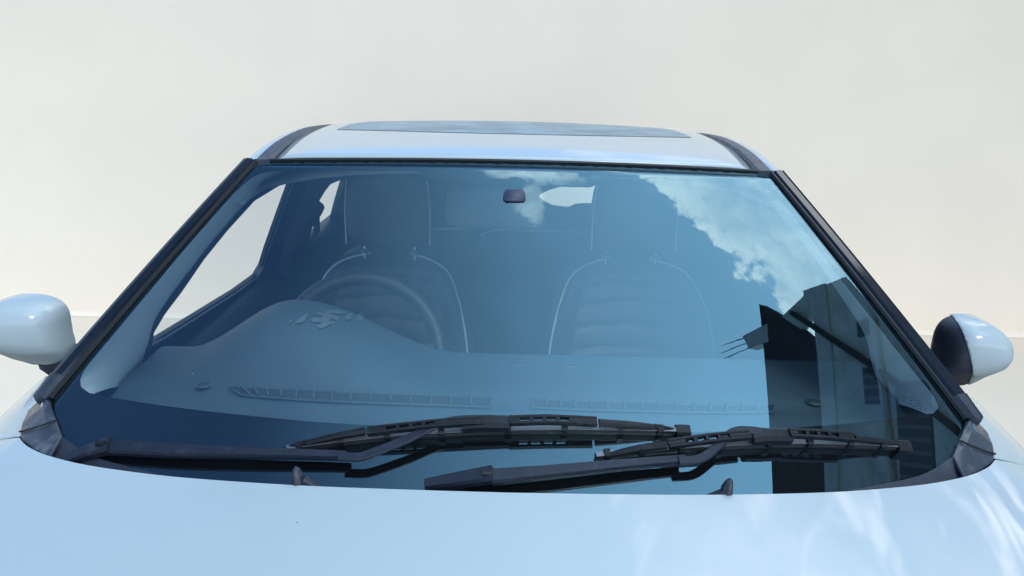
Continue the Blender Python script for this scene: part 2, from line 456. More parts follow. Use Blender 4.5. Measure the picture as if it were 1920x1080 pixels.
# front lip under the roof edge
def on_roof(px, py):
    d = ray_uv(*uv_of(px, py)); return trace(d, lambda p: roofz(p.x, p.y) - p.z if p.y > 1.5 else -1, 1.4, 4)
front_y = on_roof(960, 253).y
SRF = front_y
rows = []
for i in range(13):
    row = []
    for j in range(25):
        s = -1 + 2 * j / 24; t = i / 12
        x = s * .462; y = lerp(SRF + .10 * (x / .46) ** 2, 2.75, t)
        row.append(Vector((x, y, roofz(x, y) + .0028)))
    rows.append(row)
sr = grid('sunroof', rows, ROOFGLASS, roof); upward(sr, Vector((0, 0, 1)))
for sgn in (-1, 1):
    ys = [GY(.53, 1.521) - .003 + (4.05 - 1.585) * (k / 30) ** 1.4 for k in range(31)]
    dp = [Vector((sgn * (roofw(y) + .017), y, roofz(roofw(y), y) - .010)) for y in ys]
    sweep('roof_moulding', dp, [(-.0185, -.012), (.0185, -.012), (.0185, .000), (.012, .006), (-.012, .006), (-.0185, .000)], (0, 0, 1), PLASTIC, roof, smooth=35)
    rows = []
    for y in ys:
        a = roofw(y) + .033; z = roofz(roofw(y), y) - .011
        st = 1 - .0 * y
        rows.append([Vector((sgn * (a + dx * st), y - .0 , z + dz)) for dx, dz in [(0, -.02), (.0005, .001), (.006, .005), (.018, .003), (.034, -.010), (.047, -.030), (.056, -.056), (.060, -.085), (.03, -.09)]])
    rl = grid('roof_rail', rows, PAINT, car, smooth=50)
# ---- bonnet
HB = [(0, 381, 1.191), (200, 379.5, 1.1905), (400, 376, 1.189), (600, 367, 1.186), (720, 356, 1.1835), (800, 345, 1.1815), (860, 331, 1.180), (890, 319, 1.1785), (905, 309, 1.1775), (913, 299, 1.177)]
edgeR = [uvz(*q_) for q_ in HB]
gapR = [uvz(940, 303, 1.168), uvz(972, 311, 1.156), uvz(1010, 322, 1.138), uvz(1050, 337, 1.108)]
E_ = cr(edgeR, 4) + gapR
full = [mir(p) for p in reversed(E_[1:])] + E_
rows = []
for k in range(20):
    if k == 0: r_ = [p + Vector((0, -.004, -.014)) for p in full]
    elif k == 1: r_ = [p + Vector((0, -.0005, -.003)) for p in full]
    else:
        t = ((k - 2) / 17) ** 1.3; r_ = []
        for p in full:
            y = lerp(p.y - .003, -.10, t); d = p.y - y
            fall = .03 * (abs(p.x) / .86) ** 4
            r_.append(Vector((p.x * (1 - .05 * t * t), y, p.z - .085 * d - .05 * d * d - fall * min(1, d * 1.5) + .0)))
    rows.append(r_)
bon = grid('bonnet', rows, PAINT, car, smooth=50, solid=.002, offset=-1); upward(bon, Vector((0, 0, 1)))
# front face under the bonnet and sides
ff = [[Vector((p.x, -.10 - .09 * sm(0, 1, k / 6) + .02 * (k / 6) ** 2, lerp(p.z, .30, k / 6))) for p in rows[-1]] for k in range(7)]
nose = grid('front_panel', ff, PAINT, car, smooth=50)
for sgn in (-1, 1):
    rows = []
    for i in range(30):
        y = lerp(-.10, 4.2, i / 29)
        top = interp(y, [(-.1, .96), (.95, 1.065), (1.05, 1.100), (1.14, 1.122), (1.29, 1.146), (1.36, 1.12), (1.55, 1.045), (2.5, 1.02), (3.2, .99), (4.2, .99)])
        wd = interp(y, [(-.1, .80), (.4, .86), (1.0, .868), (2, .875), (3.6, .86), (4.2, .80)])
        rows.append([Vector((sgn * (wd + dx), y, lerp(.36, top, t))) for dx, t in [(-.006, 1), (.003, .985), (.012, .94), (.022, .80), (.03, .6), (.026, .35), (.01, .1), (-.01, 0)]])
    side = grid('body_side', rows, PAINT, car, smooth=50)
    # fender top: from corner trim out to the shoulder
    inn = [uvy(909, 297, 1.004), uvy(906, 287, 1.022), uvy(896, 269, 1.055), uvy(880, 249, 1.085), uvy(862, 232, 1.11), uvy(846, 214, 1.14), uvy(830, 180, 1.24)]
    rows = []
    I = cr(inn, 4)
    for k, p in enumerate(I):
        t = k / (len(I) - 1); y = lerp(1.045, 1.36, t) ; y = max(y, p.y + .02)
        top = interp(y, [(-.1, .96), (.95, 1.065), (1.05, 1.100), (1.14, 1.122), (1.29, 1.146), (1.36, 1.12)])
        o_ = Vector((.866, y, top))
        row = []
        for i in range(9):
            a = i / 8; q_ = p.lerp(o_, a); q_.z += .010 * math.sin(math.pi * a)
            if i == 0: row.append(q_ + Vector((-.002, -.002, -.014)))
            row.append(q_)
        rows.append([Vector((sgn * q_.x, q_.y, q_.z)) for q_ in row])
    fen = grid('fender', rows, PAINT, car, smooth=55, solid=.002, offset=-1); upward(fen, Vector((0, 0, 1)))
    # belt ledge behind the fender
    rows = []
    for i in range(20):
        y = lerp(1.30, 4.15, i / 19); zt = interp(y, [(1.29, 1.146), (1.36, 1.12), (1.55, 1.045), (2.5, 1.02), (3.2, .99), (4.2, .99)]); rows.append([Vector((sgn * .802, y, zt - .05)), Vector((sgn * .806, y, zt + .004)), Vector((sgn * .83, y, zt + .006)), Vector((sgn * .866, y, zt))])
    grid('belt_ledge', rows, PAINT, car)

# ---- cowl: dark plastic trough and corner trims
gl_lo = [(836, 296), (812, 315), (770, 338), (700, 356), (600, 374), (400, 384), (200, 388), (0, 390)]
A_ = [trace(ray_uv(*q_), lambda p: p.y - GY(p.x, p.z)) for q_ in gl_lo]
A_ = cr(A_, 4); A_ = A_ + [mir(p) for p in reversed(A_[:-1])]
rows = []
for p in A_:
    n = gnorm(p); B0 = p + n * .006
    s = max(-1, min(1, p.x / .70)); e = Vector((p.x * 1.06, p.y - .075 - .02 * (1 - abs(s)), p.z - .035))
    rows.append([p - n * .004, B0, B0.lerp(e, .12) + Vector((0, 0, -.004)), B0.lerp(e, .5) + Vector((0, 0, -.006)), e + Vector((0, 0, -.01)), e + Vector((0, 0, -.06))])
cowl = grid('cowl_panel', rows, PLASTIC, car, smooth=35)
for sgn in (-1, 1):
    K = {'a': uvy(866, 229, 1.035), 'b': uvy(884, 234, 1.075), 'c': uvy(900, 250, 1.066), 'd': uvy(911, 275, 1.030), 'e': uvy(914, 292, 1.006), 'f': uvy(911, 306, .987),
         'g': uvy(888, 323, .962), 'h': uvy(858, 335, .937), 'i': uvy(836, 297, .975), 'j': uvy(846, 268, 1.003), 'k': uvy(862, 276, .992), 'l': uvy(893, 287, 1.000), 'm': uvy(872, 246, 1.025)}
    if sgn < 0: K = {k: mir(p) for k, p in K.items()}
    L_ = list(K); ix = {k: i for i, k in enumerate(L_)}
    up_f = ['abm', 'bcm', 'cdm', 'del', 'dlm', 'mlk', 'mkj', 'amj']; lo_f = ['lef', 'lfgk', 'kghi', 'jki']
    ct = mesh('cowl_corner', [K[k] for k in L_], [tuple(ix[c] for c in q_) for q_ in up_f + lo_f], CORNER, car, smooth=12, solid=.006, offset=-1, bevel=.0015)
    upward(ct, Vector((0, -.3, 1)))
    # its lower facet seam
    sweep('corner_seam', [K['j'] + Vector((0, -.002, .002)), K['k'] + Vector((0, -.002, .003)), K['l'] + Vector((0, -.002, .003)), K['e'] + Vector((0, -.001, .002))], circ(.0016, 5), (0, 0, 1), RUBBER, ct)
# washer nozzles on the cowl
for (px, py, dx) in ((560, 904, .03), (1362, 926, -.03)):
    b = aty(px, py, .865); rows = []
    for i, (h, r_, s_) in enumerate([(h * .8, r_ * .75, s_) for h, r_, s_ in [(-.008, .012, 0), (.004, .011, 0), (.013, .0095, .1), (.021, .006, .35), (.024, .002, .5)]]):
        rows.append([b + Vector((r_ * 1.0 * math.cos(a) - dx * s_ * .3, r_ * 1.3 * math.sin(a) + .01 * s_, h)) for a in [2 * math.pi * k / 7 for k in range(7)]])
    v, f = grid_vf(rows, closev=True); f.append(tuple(range(28, 35)))
    nz = mesh('washer_nozzle', v, f, PLASTIC, car, smooth=20)
    v, f = sweep_vf([b + Vector((.004, 0, .001)), b + Vector((.022 if dx > 0 else -.022, .0, -.012))], rect(.012, .008), (0, 0, 1)); mesh('nozzle_foot', v, f, PLASTIC, nz)

# ---- wipers
def wiper(arm, rod, blade, clip, base, tips):
    """picture points of the parts, lifted onto the pane at their real stand-off"""
    ch = [on_glass(px, py, o) for px, py, o in arm]
    a = sweep('wiper', cr(ch, 5), [(-.011, .0), (-.011, .008), (-.008, .0125), (.008, .0125), (.011, .008), (.011, .0), (.008, .0), (.008, .007), (-.008, .007), (-.008, .0)], gnorm, WIPER, car, smooth=25,
              scale=lambda t: (lerp(1.0, .56, t), lerp(.9, .72, t)))
    bs = [on_glass(px, py, o) for px, py, o in base]
    sweep('arm_base', cr(bs, 4), rect(.030, .014, 0, .3), gnorm, WIPER, a, smooth=25, scale=lambda t: (lerp(.55, .78, t), 1))
    sweep('pivot_pin', [ch[0] + gnorm(ch[0]) * .0135 + Vector((-.012, 0, 0)), ch[0] + gnorm(ch[0]) * .0135 + Vector((.001, 0, 0))], circ(.004, 8), gnorm, BLADE, a)
    rd = cr([on_glass(px, py, o) for px, py, o in rod], 8)
    sweep('arm_rod', rd, rect(.0125, .0045, 0, .3), gnorm, WIPER, a, smooth=30)
    # blade frames: ladder shaped bars with slots, in segments
    for seg in blade:
        pts, wd, slots = seg
        pth = cr([on_glass(px, py, o) for px, py, o in pts], 6)
        if slots == 0:
            sweep('blade_yoke', pth, rect(wd, .008, 0, .35), gnorm, BLADE, a, smooth=30, scale=lambda t: (lerp(1, .72, t), lerp(1, .7, t)))
        else:
            n = len(pth); parts = []
            # two rails and a lower skirt
            for off in (-1, 1):
                rail = []
                for i, p in enumerate(pth):
                    T = (pth[min(i + 1, n - 1)] - pth[max(i - 1, 0)]).normalized(); Bv = T.cross(gnorm(p)); rail.append(p + Bv * off * wd * .36)
                parts.append(sweep_vf(rail, rect(wd * .28, .0085, 0, .3), gnorm))
            L = [0]
            for i in range(1, n): L.append(L[-1] + (pth[i] - pth[i - 1]).length)
            def pos(s):
                s = max(0, min(.9999, s)) * L[-1]
                for i in range(1, n):
                    if L[i] >= s: return pth[i - 1].lerp(pth[i], (s - L[i - 1]) / (L[i] - L[i - 1]))
            a0, a1 = slots
            cnt = 4; step_ = (a1 - a0) / cnt
            spans = [(0, a0)] + [(a0 + step_ * (k + .72), a0 + step_ * (k + 1)) for k in range(cnt - 1)] + [(a1 - step_ * .28, 1)]
            for s0, s1 in spans:
                sub = [pos(lerp(s0, s1, q_ / 4)) for q_ in range(5)]
                parts.append(sweep_vf(sub, rect(wd * .5, .0078, 0, .2), gnorm))
            mesh('blade_frame', *join(parts), BLADE, a, smooth=30)
    cp = [on_glass(px, py, o) for px, py, o in clip]
    sweep('blade_clip', cr(cp, 4), rect(.021, .014, 0, .35), gnorm, BLADE, a, smooth=30)
    rb = cr([on_glass(px, py, .003) for px, py in tips], 8)
    sweep('rubber_strip', rb, [(-.0036, -.002), (-.001, -.004), (.001, -.004), (.0036, -.002), (.0044, .004), (.003, .006), (.0035, .009), (-.0035, .009), (-.003, .006), (-.0044, .004)], gnorm, RUBBER, a, smooth=30)
    sweep('steel_spline', [p + gnorm(p) * .0092 for p in rb], rect(.0075, .0012), gnorm, mat('dull steel strip', (.16, .17, .19), .35, metal=.7), a)
    # claws holding the rubber
    for s in (.06, .17, .30, .42, .58, .70, .82, .93):
        p = rb[int(s * (len(rb) - 1))]; q_ = rb[int(s * (len(rb) - 1)) + 1]
        n = gnorm(p); T = (q_ - p).normalized()
        mesh('claw', *sweep_vf([p - T * .004 + n * .005, p + T * .004 + n * .005], [(-.0062, -.003), (.0062, -.003), (.0062, .007), (.0035, .0095), (-.0035, .0095), (-.0062, .007)], gnorm), BLADE, a, smooth=0)
    e = rb[-1]; T = (rb[-1] - rb[-2]).normalized()
    sweep('end_cap', [e - T * .016, e + T * .004], [(-.009, -.004), (.009, -.004), (.009, .009), (.006, .012), (-.006, .012), (-.009, .009)], gnorm, BLADE, a, smooth=0)
    return a
wiper(arm=[(206, 841, .010), (330, 848, .012), (480, 852, .013), (650, 857, .012)],
      rod=[(636, 857, .019), (672, 858, .019), (700, 850, .020), (760, 826, .022), (815, 800, .024), (860, 789, .026), (925, 787, .026)],
      blade=[([(690, 812, .020), (760, 804, .023), (840, 796, .025), (905, 793, .025)], .012, (.17, .62)),
             ([(955, 792, .025), (1030, 790, .025), (1118, 794, .022)], .0135, (.12, .72)),
             ([(686, 810, .020), (630, 820, .016), (572, 833, .011)], .0105, 0), ([(1122, 795, .021), (1180, 798, .017), (1228, 802, .012)], .0105, 0),
             ([(576, 832, .012), (552, 838, .008), (535, 843, .005)], .006, 0), ([(1226, 802, .012), (1250, 806, .009), (1268, 809, .006)], .006, 0)],
      clip=[(868, 800, .016), (905, 797, .018), (955, 798, .016)],
      base=[(138, 866, .002), (170, 851, .006), (214, 838, .012)],
      tips=[(540, 846), (640, 832), (760, 820), (900, 812), (1040, 809), (1180, 810), (1286, 813)])
wiper(arm=[(922, 898, .012), (1020, 889, .013), (1150, 876, .013), (1284, 864, .012)],
      rod=[(1272, 865, .019), (1306, 863, .019), (1328, 852, .020), (1352, 830, .023), (1374, 812, .026), (1396, 808, .027), (1436, 812, .026)],
      blade=[([(1252, 836, .020), (1300, 829, .023), (1350, 823, .025), (1404, 818, .025)], .0135, (.20, .78)),
             ([(1478, 815, .025), (1540, 818, .025), (1596, 823, .022)], .0135, (.12, .80)),
             ([(1250, 836, .020), (1195, 843, .014), (1140, 855, .007)], .0105, 0), ([(1598, 823, .021), (1650, 829, .014), (1688, 835, .008)], .0095, 0)],
      clip=[(1408, 824, .016), (1440, 821, .018), (1478, 822, .016)],
      base=[(800, 914, .000), (860, 904, .006), (926, 893, .014)],
      tips=[(1116, 859), (1200, 850), (1300, 842), (1400, 837), (1500, 835), (1600, 837), (1696, 842)])

# ---- door mirrors
def door_mirror(cx, cy, yc, a, b, d, sgn, black):
    c = aty(cx, cy, yc)
    def shape(p):
        o = p.x * sgn / a                       # +1 outboard, -1 inboard
        z = p.z / d
        q_ = p.copy()
        if q_.y > 0: q_.y *= .35                # flat back where the mirror sits
        q_.z *= 1 - .10 * o * o - .16 * max(0, o) - (.10 * max(0, -o))
        q_.z -= .012 * o * (1 if z > 0 else -.6)
        lowz = max(0, -z)
        q_.x = q_.x * (1 - .22 * lowz * lowz) - sgn * (.20 if sgn < 0 else .04) * a * lowz
        q_.y *= 1 - .62 * sm(.05, .95, lowz)
        return q_
    v, f = superell((0, 0, 0), a, b, d, .55, .62, 48, 30, shape)
    bm = bmesh.new(); bv = [bm.verts.new(p) for p in v]
    for q_ in f:
        try: bm.faces.new([bv[k] for k in dict.fromkeys(q_)])
        except ValueError: pass
    bmesh.ops.remove_doubles(bm, verts=bm.verts, dist=1e-5)
    planes = [(Vector((co[0] * a * sgn, co[1] * b, co[2] * d)), Vector((no[0] * sgn, no[1], no[2])).normalized()) for co, no in black]
    for co, no in planes:
        bmesh.ops.bisect_plane(bm, geom=bm.verts[:] + bm.edges[:] + bm.faces[:], plane_co=co, plane_no=no, dist=1e-6)
    bm.verts.index_update(); v = [x.co + c for x in bm.verts]; capf, blkf = [], []
    for fc in bm.faces:
        m_ = fc.calc_center_median()
        (blkf if any((m_ - co).dot(no) > 0 for co, no in planes) else capf).append(tuple(x.index for x in fc.verts))
    bm.free()
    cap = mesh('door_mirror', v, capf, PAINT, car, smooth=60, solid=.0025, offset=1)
    hs = mesh('mirror_housing', v, blkf, PLASTIC, cap, smooth=60)
    for o in (cap, hs):
        bm = bmesh.new(); bm.from_mesh(o.data); bmesh.ops.delete(bm, geom=[x for x in bm.verts if not x.link_faces], context='VERTS'); bm.to_mesh(o.data); bm.free()
    gm, gf = superell(c + Vector((0, b * .36, .0)), a * .86, .004, d * .78, .5, .5, 28, 12); mesh('mirror_glass', gm, gf, MIRR, cap, smooth=60)
    st = [c + Vector((-sgn * a * .50, b * .05, -d * .80)), c + Vector((-sgn * a * .62, b * .1, -d * 1.05)), Vector((sgn * .845, yc + .05, 1.135))]
    sweep('mirror_stalk', cr(st, 5), [(x * .030, y * .022) for x, y in circ(1, 10)], (0, 1, 0), PLASTIC, cap, smooth=60)
    gs = cr([c + Vector((sgn * a * (.25 + .7 * t), -b * (.93 - .75 * t * t), -d * .46)) for t in (0, .25, .5, .75, 1)], 4)
    return cap, c
door_mirror(45, 618, 1.42, .091, .075, .071, -1, [((0, 0, -.74), (.25, .1, -1)), ((0, .16, 0), (0, 1, 0))])
door_mirror(1811, 657, 1.42, .065, .076, .072, 1, [((-.38, -.6, 0), (-1, .25, -.38)), ((0, .2, 0), (0, 1, 0))])

# ---- side structure with window openings (the driver's windows are wound down, the far side has dark panes)
def sx(z): return .775 - .50 * (z - 1.10)
def on_side(px, py, extra=0.0):
    d = ray_uv(*uv_of(px, py)); return trace(d, lambda p: -p.x - (sx(p.z) + extra), .5, 9, 400)
W1 = [(277, 644), (280, 620), (300, 586), (335, 540), (375, 482), (420, 427), (470, 373), (510, 349), (539, 334), (545, 341), (525, 395), (500, 465), (490, 497), (478, 517), (440, 545), (360, 595), (300, 632)]
W2 = [(643, 336), (632, 336), (615, 343), (604, 357), (594, 374), (597, 379), (603, 383), (604, 388), (600, 397), (595, 405), (596, 434), (601, 436), (615, 427), (621, 414), (630, 379)]
W3 = [(582, 421), (590, 421), (591, 426), (591, 438), (580, 447), (577, 444), (579, 431)]
WL = [[on_side(*q_) for q_ in W_] for W_ in (W1, W2, W3)]
ymax = max(p.y for L in WL for p in L); zmin = min(p.z for L in WL for p in L); zmax = max(p.z for L in WL for p in L)
print('side windows', [[(round(min(p[i] for p in L), 2), round(max(p[i] for p in L), 2)) for i in (1, 2)] for L in WL])
def railz(y): return roofz(roofw(y), y) - .060
def side_pt(y, z): return Vector((-sx(z), y, z))
out = [side_pt(y, 1.02 if False else min(zmin - .08, .95)) for y in (1.02, 2.0, 3.0, 4.2)]
out += [side_pt(4.2, 1.25)]
out += [side_pt(y, railz(y)) for y in (4.05, 3.6, 3.2, 2.8, 2.4, 2.0, 1.75, 1.70)]
for i in range(9):
    z = lerp(1.492, 1.20, i / 8); out.append(side_pt(GY(gw(z), z) + .055, z))
for sgn in (-1, 1):
    T_ = (lambda p: p.copy()) if sgn < 0 else mir
    sp_ = fill('side_frame', [[T_(p) for p in out]] + [[T_(p) for p in L] for L in WL], DOORM, car, smooth=0, solid=.02, offset=0)
    if sgn > 0:
        for L in WL:
            fill('side_window', [[mir(p) for p in L]], DARKGLASS, sp_, smooth=0, solid=.004, offset=0)
    else:
        for L in WL:
            sweep('window_seal', cr(L, 2, True), circ(.005, 6), (1, 0, 0), RUBBER, sp_, closed=True)
    # door trim ledge and panel
    rows = []
    for i in range(24):
        y = lerp(1.06, 4.0, i / 23)
        zt = interp(y, [(1.0, 1.00), (1.3, 1.045), (1.7, 1.085), (2.2, 1.10), (4, 1.12)])
        zt = min(zt, zmin + .10) if y < 1.5 else zt
        rows.append([Vector((sgn * x_, y, zt + z_)) for x_, z_ in [(.80, -.005), (.775, -.004), (.745, -.02), (.725, -.06), (.715, -.12), (.70, -.30), (.68, -.55), (.70, -.75)]])
    grid('door_trim', rows, DOORM, car, smooth=50)

# light grey trim on the inside of the windscreen pillars
Pa = [(152, 748), (148, 725), (168, 675), (290, 528), (367, 436), (417, 378), (470, 330), (520, 316), (560, 314)]
Pb = [(245, 725), (262, 690), (278, 642), (298, 586), (375, 482), (420, 427), (470, 373), (512, 349), (545, 334)]
A1 = cr([trace(ray_uv(*uv_of(*q_)), lambda p: p.y - (GY(p.x, p.z) + .035)) for q_ in Pa], 5)
B1 = cr([on_side(*q_, -.012) for q_ in Pb], 5)
for sgn in (-1, 1):
    rows = []
    for a, b in zip(A1, B1):
        row = []
        for i in range(9):
            t = i / 8; p = a.lerp(b, t); p = p + Vector((.008 * math.sin(math.pi * t), -.004 * math.sin(math.pi * t), .010 * math.sin(math.pi * t)))
            row.append(p)
        e = b + Vector((-.006, .01, 0)); row.append(e)
        rows.append([p if sgn < 0 else mir(p) for p in row])
    grid('pillar_trim', rows, TRIM, car, smooth=60)
# headliner
rows = []
for i in range(20):
    y = lerp(1.58, 4.05, i / 19)
    rows.append([Vector((s * (roofw(y) + .05), y + .05 * s * s, roofz(s * .55, y) - .035 - .04 * abs(s) ** 4)) for s in [-1 + k / 8 for k in range(17)]])
grid('headliner', rows, LINER, car, smooth=60, solid=.006, offset=0)
# inner B and C pillar trims
for sgn in (-1, 1):
    for y0_, w_ in ((2.33, .13), (3.42, .08)):
        pth = [Vector((sgn * (min(sx(z), .775) - .012), y0_ + .10 * (1.42 - z), z)) for z in (.8, .95, 1.1, 1.25, 1.38, 1.44)]
        sweep('pillar_cover', cr(pth, 3), [(-w_ / 2, -.01), (w_ / 2, -.01), (w_ / 2 * .8, .006), (-w_ / 2 * .8, .006)], (-sgn, -.5, .3), DOORLT if y0_ < 2.5 else DOORM, car, smooth=50)
    pth = [Vector((sgn * (min(sx(z), .775) - .024), 2.30 + .10 * (1.42 - z), z)) for z in (.75, 1.0, 1.2, 1.4)]
    sweep('seat_belt', cr(pth, 4), rect(.048, .003), (-sgn, -.5, .3), mat('grey belt webbing', (.10, .10, .11), .8), car)

# ---- dashboard
def dash_z(x, y):
    base = 1.128 + .012 * sm(1.05, 1.3, y) 
    # cowl over the instruments, on the driver's side
    gx = sm(-.68, -.455, x) * (1 - sm(-.45, -.10, x))
    gy = sm(1.16, 1.43, y)
    z = base + .101 * gx * gy
    # soft trough along the vent strip
    z -= .006 * math.exp(-((y - 1.245) / .03) ** 2)
    # roll over the rear edge
    z -= .9 * max(0, y - (1.47 + .03 * gx)) ** 1.35
    return z
rows = []
for i in range(61):
    y = lerp(.93, 1.64, i / 60); row = []
    for j in range(97):
        s = -1 + 2 * j / 96; x = s * lerp(.70, .745, i / 60)
        yy = y + .16 * x * x * (1 - i / 60) 
        row.append(Vector((x, yy, dash_z(x, yy))))
    rows.append(row)
dash = grid('dashboard', rows, DASH, car, smooth=70); upward(dash, Vector((0, 0, 1)))
mesh('dash_front', *box_vf((0, 1.50, .80), 1.40, .10, .50), DOORM, dash, smooth=0)
mesh('centre_console', *box_vf((0, 2.0, .60), .20, .9, .42), DOORM, car, smooth=0, bevel=.03)
# defroster vents with ribs
def dashp(px, py, up=0.0): 
    d = ray_uv(*uv_of(px, py)); p = trace(d, lambda p: dash_z(p.x, p.y) - p.z if .9 < p.y < 1.7 else -1, .9, 1.9, 300); p.z += up; return p
def vent(topl, botl, n, name):
    T = [dashp(*q_, .0035) for q_ in topl]; B = [dashp(*q_, .0035) for q_ in botl]
    T, B = cr(T, 6), cr(B, 6)
    if len(T) != len(B): B = B[:len(T)]
    loop = T + list(reversed(B))
    slot = fill('defroster_vent', [loop], DASHDARK, dash, smooth=0)
    sweep('vent_rim', cr(loop, 1, True), circ(.0025, 6), (0, 0, 1), DASH, slot, closed=True)
    for k in range(1, n):
        t = k / n * (len(T) - 1); i = int(t); a = T[i].lerp(T[min(i + 1, len(T) - 1)], t - i); b = B[i].lerp(B[min(i + 1, len(B) - 1)], t - i)
        sweep('vent_rib', [a + Vector((0, 0, .001)), b + Vector((0, 0, .001))], rect(.0035, .004), (0, 0, 1), DASHLT, slot)
DASHLT = mat('dash vent rib', (.068, .108, .132), .5)
vent([(430, 730), (520, 733), (640, 738), (780, 743), (921, 748)], [(452, 744), (520, 750), (640, 757), (780, 762), (921, 767)], 15, 'l')
vent([(998, 751), (1100, 755), (1220, 759), (1340, 762), (1452, 763)], [(998, 768), (1100, 772), (1220, 775), (1340, 777), (1448, 776)], 15, 'r')
for px, py in ((383, 724), (1526, 756)):
    p = dashp(px, py); v, f = superell(p + Vector((0, 0, .002)), .013, .013, .005, 1, 1, 16, 8); so_ = mesh('dash_sensor', v, f, DASHDARK, dash, smooth=60)
    sweep('sensor_rim', [p + Vector((.014 * math.cos(a), .014 * math.sin(a), .003)) for a in [2 * math.pi * k / 16 for k in range(16)]], circ(.0018, 5), (0, 0, 1), DASHLT, so_, closed=True)
# pale grey marks laid on the instrument cowl
def blob(pts): return [dashp(px, py, .0025) for px, py in pts]
EM = [[(557, 604), (566, 597), (579, 588), (575, 596), (571, 605), (563, 608), (555, 609)],
      [(540, 608), (546, 602), (550, 600), (547, 606), (542, 610)],
      [(611, 585), (622, 583), (635, 585), (649, 589), (641, 591), (622, 589), (619, 592), (632, 595), (637, 600), (634, 604), (627, 601), (619, 600), (617, 606), (628, 606), (624, 611), (617, 611), (611, 616), (602, 619), (591, 614), (600, 612), (603, 607), (585, 607), (582, 602), (590, 598), (602, 600), (604, 594), (590, 591), (596, 588), (608, 590)],
      [(646, 602), (650, 593), (662, 588), (658, 596), (658, 601), (652, 603)],
      [(667, 602), (672, 592), (680, 587), (681, 594), (684, 601), (676, 604)]]
for e in EM:
    fill('cowl_mark', [blob(e)], MARK, dash, smooth=0, solid=.0012, offset=1)
for px, py, w_ in ((975, 683, .020), (1066, 681, .012), (1070, 687, .022)):
    mesh('dash_glare', *box_vf(dashp(px, py, .001), w_, .004, .003), CHROME, dash, smooth=0)  # added bright bars stand in for glare on the dash top
# ---- steering wheel
wc = Vector((-.365, 1.715, 1.038)); tilt = Matrix.Rotation(R(-24), 3, 'X')
def wheelp(a, r): return wc + tilt @ Vector((r * math.cos(a), 0, r * math.sin(a)))
sw = sweep('steering_wheel', [wheelp(2 * math.pi * k / 56, .194) for k in range(56)], [(x * .020, y * .018) for x, y in circ(1, 12)], tilt @ Vector((0, 1, 0)), mat('steering wheel leather', (.02, .023, .028), .45, bump=.2, bscale=400), car, closed=True, smooth=70)
v, f = superell(wc + tilt @ Vector((0, .01, 0)), .075, .035, .06, .7, .7); mesh('wheel_hub', v, f, DOORM, sw, smooth=60)
for a in (R(5), R(175), R(270)):
    sweep('wheel_spoke', [wheelp(a, .05), wheelp(a, .12), wheelp(a, .186)], rect(.034, .014), tilt @ Vector((0, -1, 0)), DOORM, sw)
mesh('steering_column', *sweep_vf([wc + Vector((0, -.02, 0)), wc + Vector((0, -.22, -.07))], circ(.035, 12), (0, 0, 1)), DOORM, sw, smooth=50)

# ---- seats
def front_seat(xc):
    def w_at(v):                                # half width up the backrest
        return interp(v, [(0, .235), (.35, .255), (.6, .250), (.78, .225), (.90, .190), (.97, .150), (1, .105)])
    def front(u, v_):
        w_ = w_at(v_); x = u * w_; z = lerp(.60, 1.212, v_) - .012 * (1 - math.cos(u * 1.2)) * v_
        y = lerp(1.93, 2.075, v_ ** 1.2)
        bol = .050 * sm(.62, .95, abs(u)) * (1 - sm(.75, 1, v_)) - .010 * math.cos(u * 1.5)
        edge_ = .055 * max(0, abs(u) - .88) / .12 + .05 * max(0, v_ - .93) / .07
        gr = 0
        if abs(u) < .66:
            for gv in (.40, .50, .60, .70, .80, .89): gr += .008 * math.exp(-((v_ + .05 * u * u - gv) / .010) ** 2)
        gr += .006 * math.exp(-((abs(u) - .68) / .03) ** 2)
        return Vector((xc + x, y - bol + edge_ + gr, z))
    rows = []
    nv, nu = 72, 36
    for i in range(nv + 1):
        fr = [front(-1 + 2 * j / nu, i / nv) for j in range(nu + 1)]
        bk = [Vector((p.x * .96 + xc * .04, max(p.y, lerp(1.93, 2.075, i / nv)) + .10 - .05 * max(0, i / nv - .9) / .1, p.z)) for p in reversed(fr)]
        rows.append(fr + bk)
    v, f = grid_vf(rows, closev=True); k = len(rows[0]); f.append(tuple(range(nv * k, (nv + 1) * k)))
    st = mesh('seat', v, f, SEATM, car, smooth=45)
    # piping: round the shoulders and down the inner bolsters
    off = Vector((0, -.004, .001))
    for sg in (-1, 1):
        sweep('piping', cr([front(sg * u, v_) + off for u, v_ in ((.93, .25), (.93, .42), (.93, .58), (.94, .72), (.95, .84), (.95, .91), (.90, .955), (.72, .975), (.45, .985))], 5), circ(.0032, 6), (0, -1, 0), PIPE, st)
    # headrest
    def hs(p):
        q_ = p.copy(); t = p.z / .12
        q_.x *= 1 - .10 * max(0, t) - .03 * max(0, -t); q_.y -= .012 * math.cos(p.x * 9); return q_
    hc = Vector((xc, 2.115, 1.338)); v, f = superell(hc, .122, .052, .112, .42, .42, 36, 20, hs)
    hr = mesh('headrest', v, f, SEATM, st, smooth=60)
    for sg in (-1, 1):
        sweep('headrest_piping', cr([hc + Vector((sg * (.119 - .010 * max(0, t)), -.040, .118 * t)) for t in (-.86, -.5, 0, .4, .7)], 4), circ(.0024, 6), (0, -1, 0), PIPE, st)
        sweep('headrest_post', [Vector((xc + sg * .072, 2.105, 1.18)), Vector((xc + sg * .072, 2.11, 1.25))], circ(.006, 8), (1, 0, 0), CHROME, st, smooth=60)
        v, f = superell(Vector((xc + sg * .072, 2.095, 1.212)), .014, .014, .006, .8, 1, 14, 6); mesh('post_collar', v, f, DASHLT, st, smooth=60)
    v, f = superell((xc, 1.80, .60), .25, .27, .08, .4, .4); mesh('seat_cushion', v, f, SEATM, st, smooth=60)
    return st
front_seat(-.352); front_seat(.345)
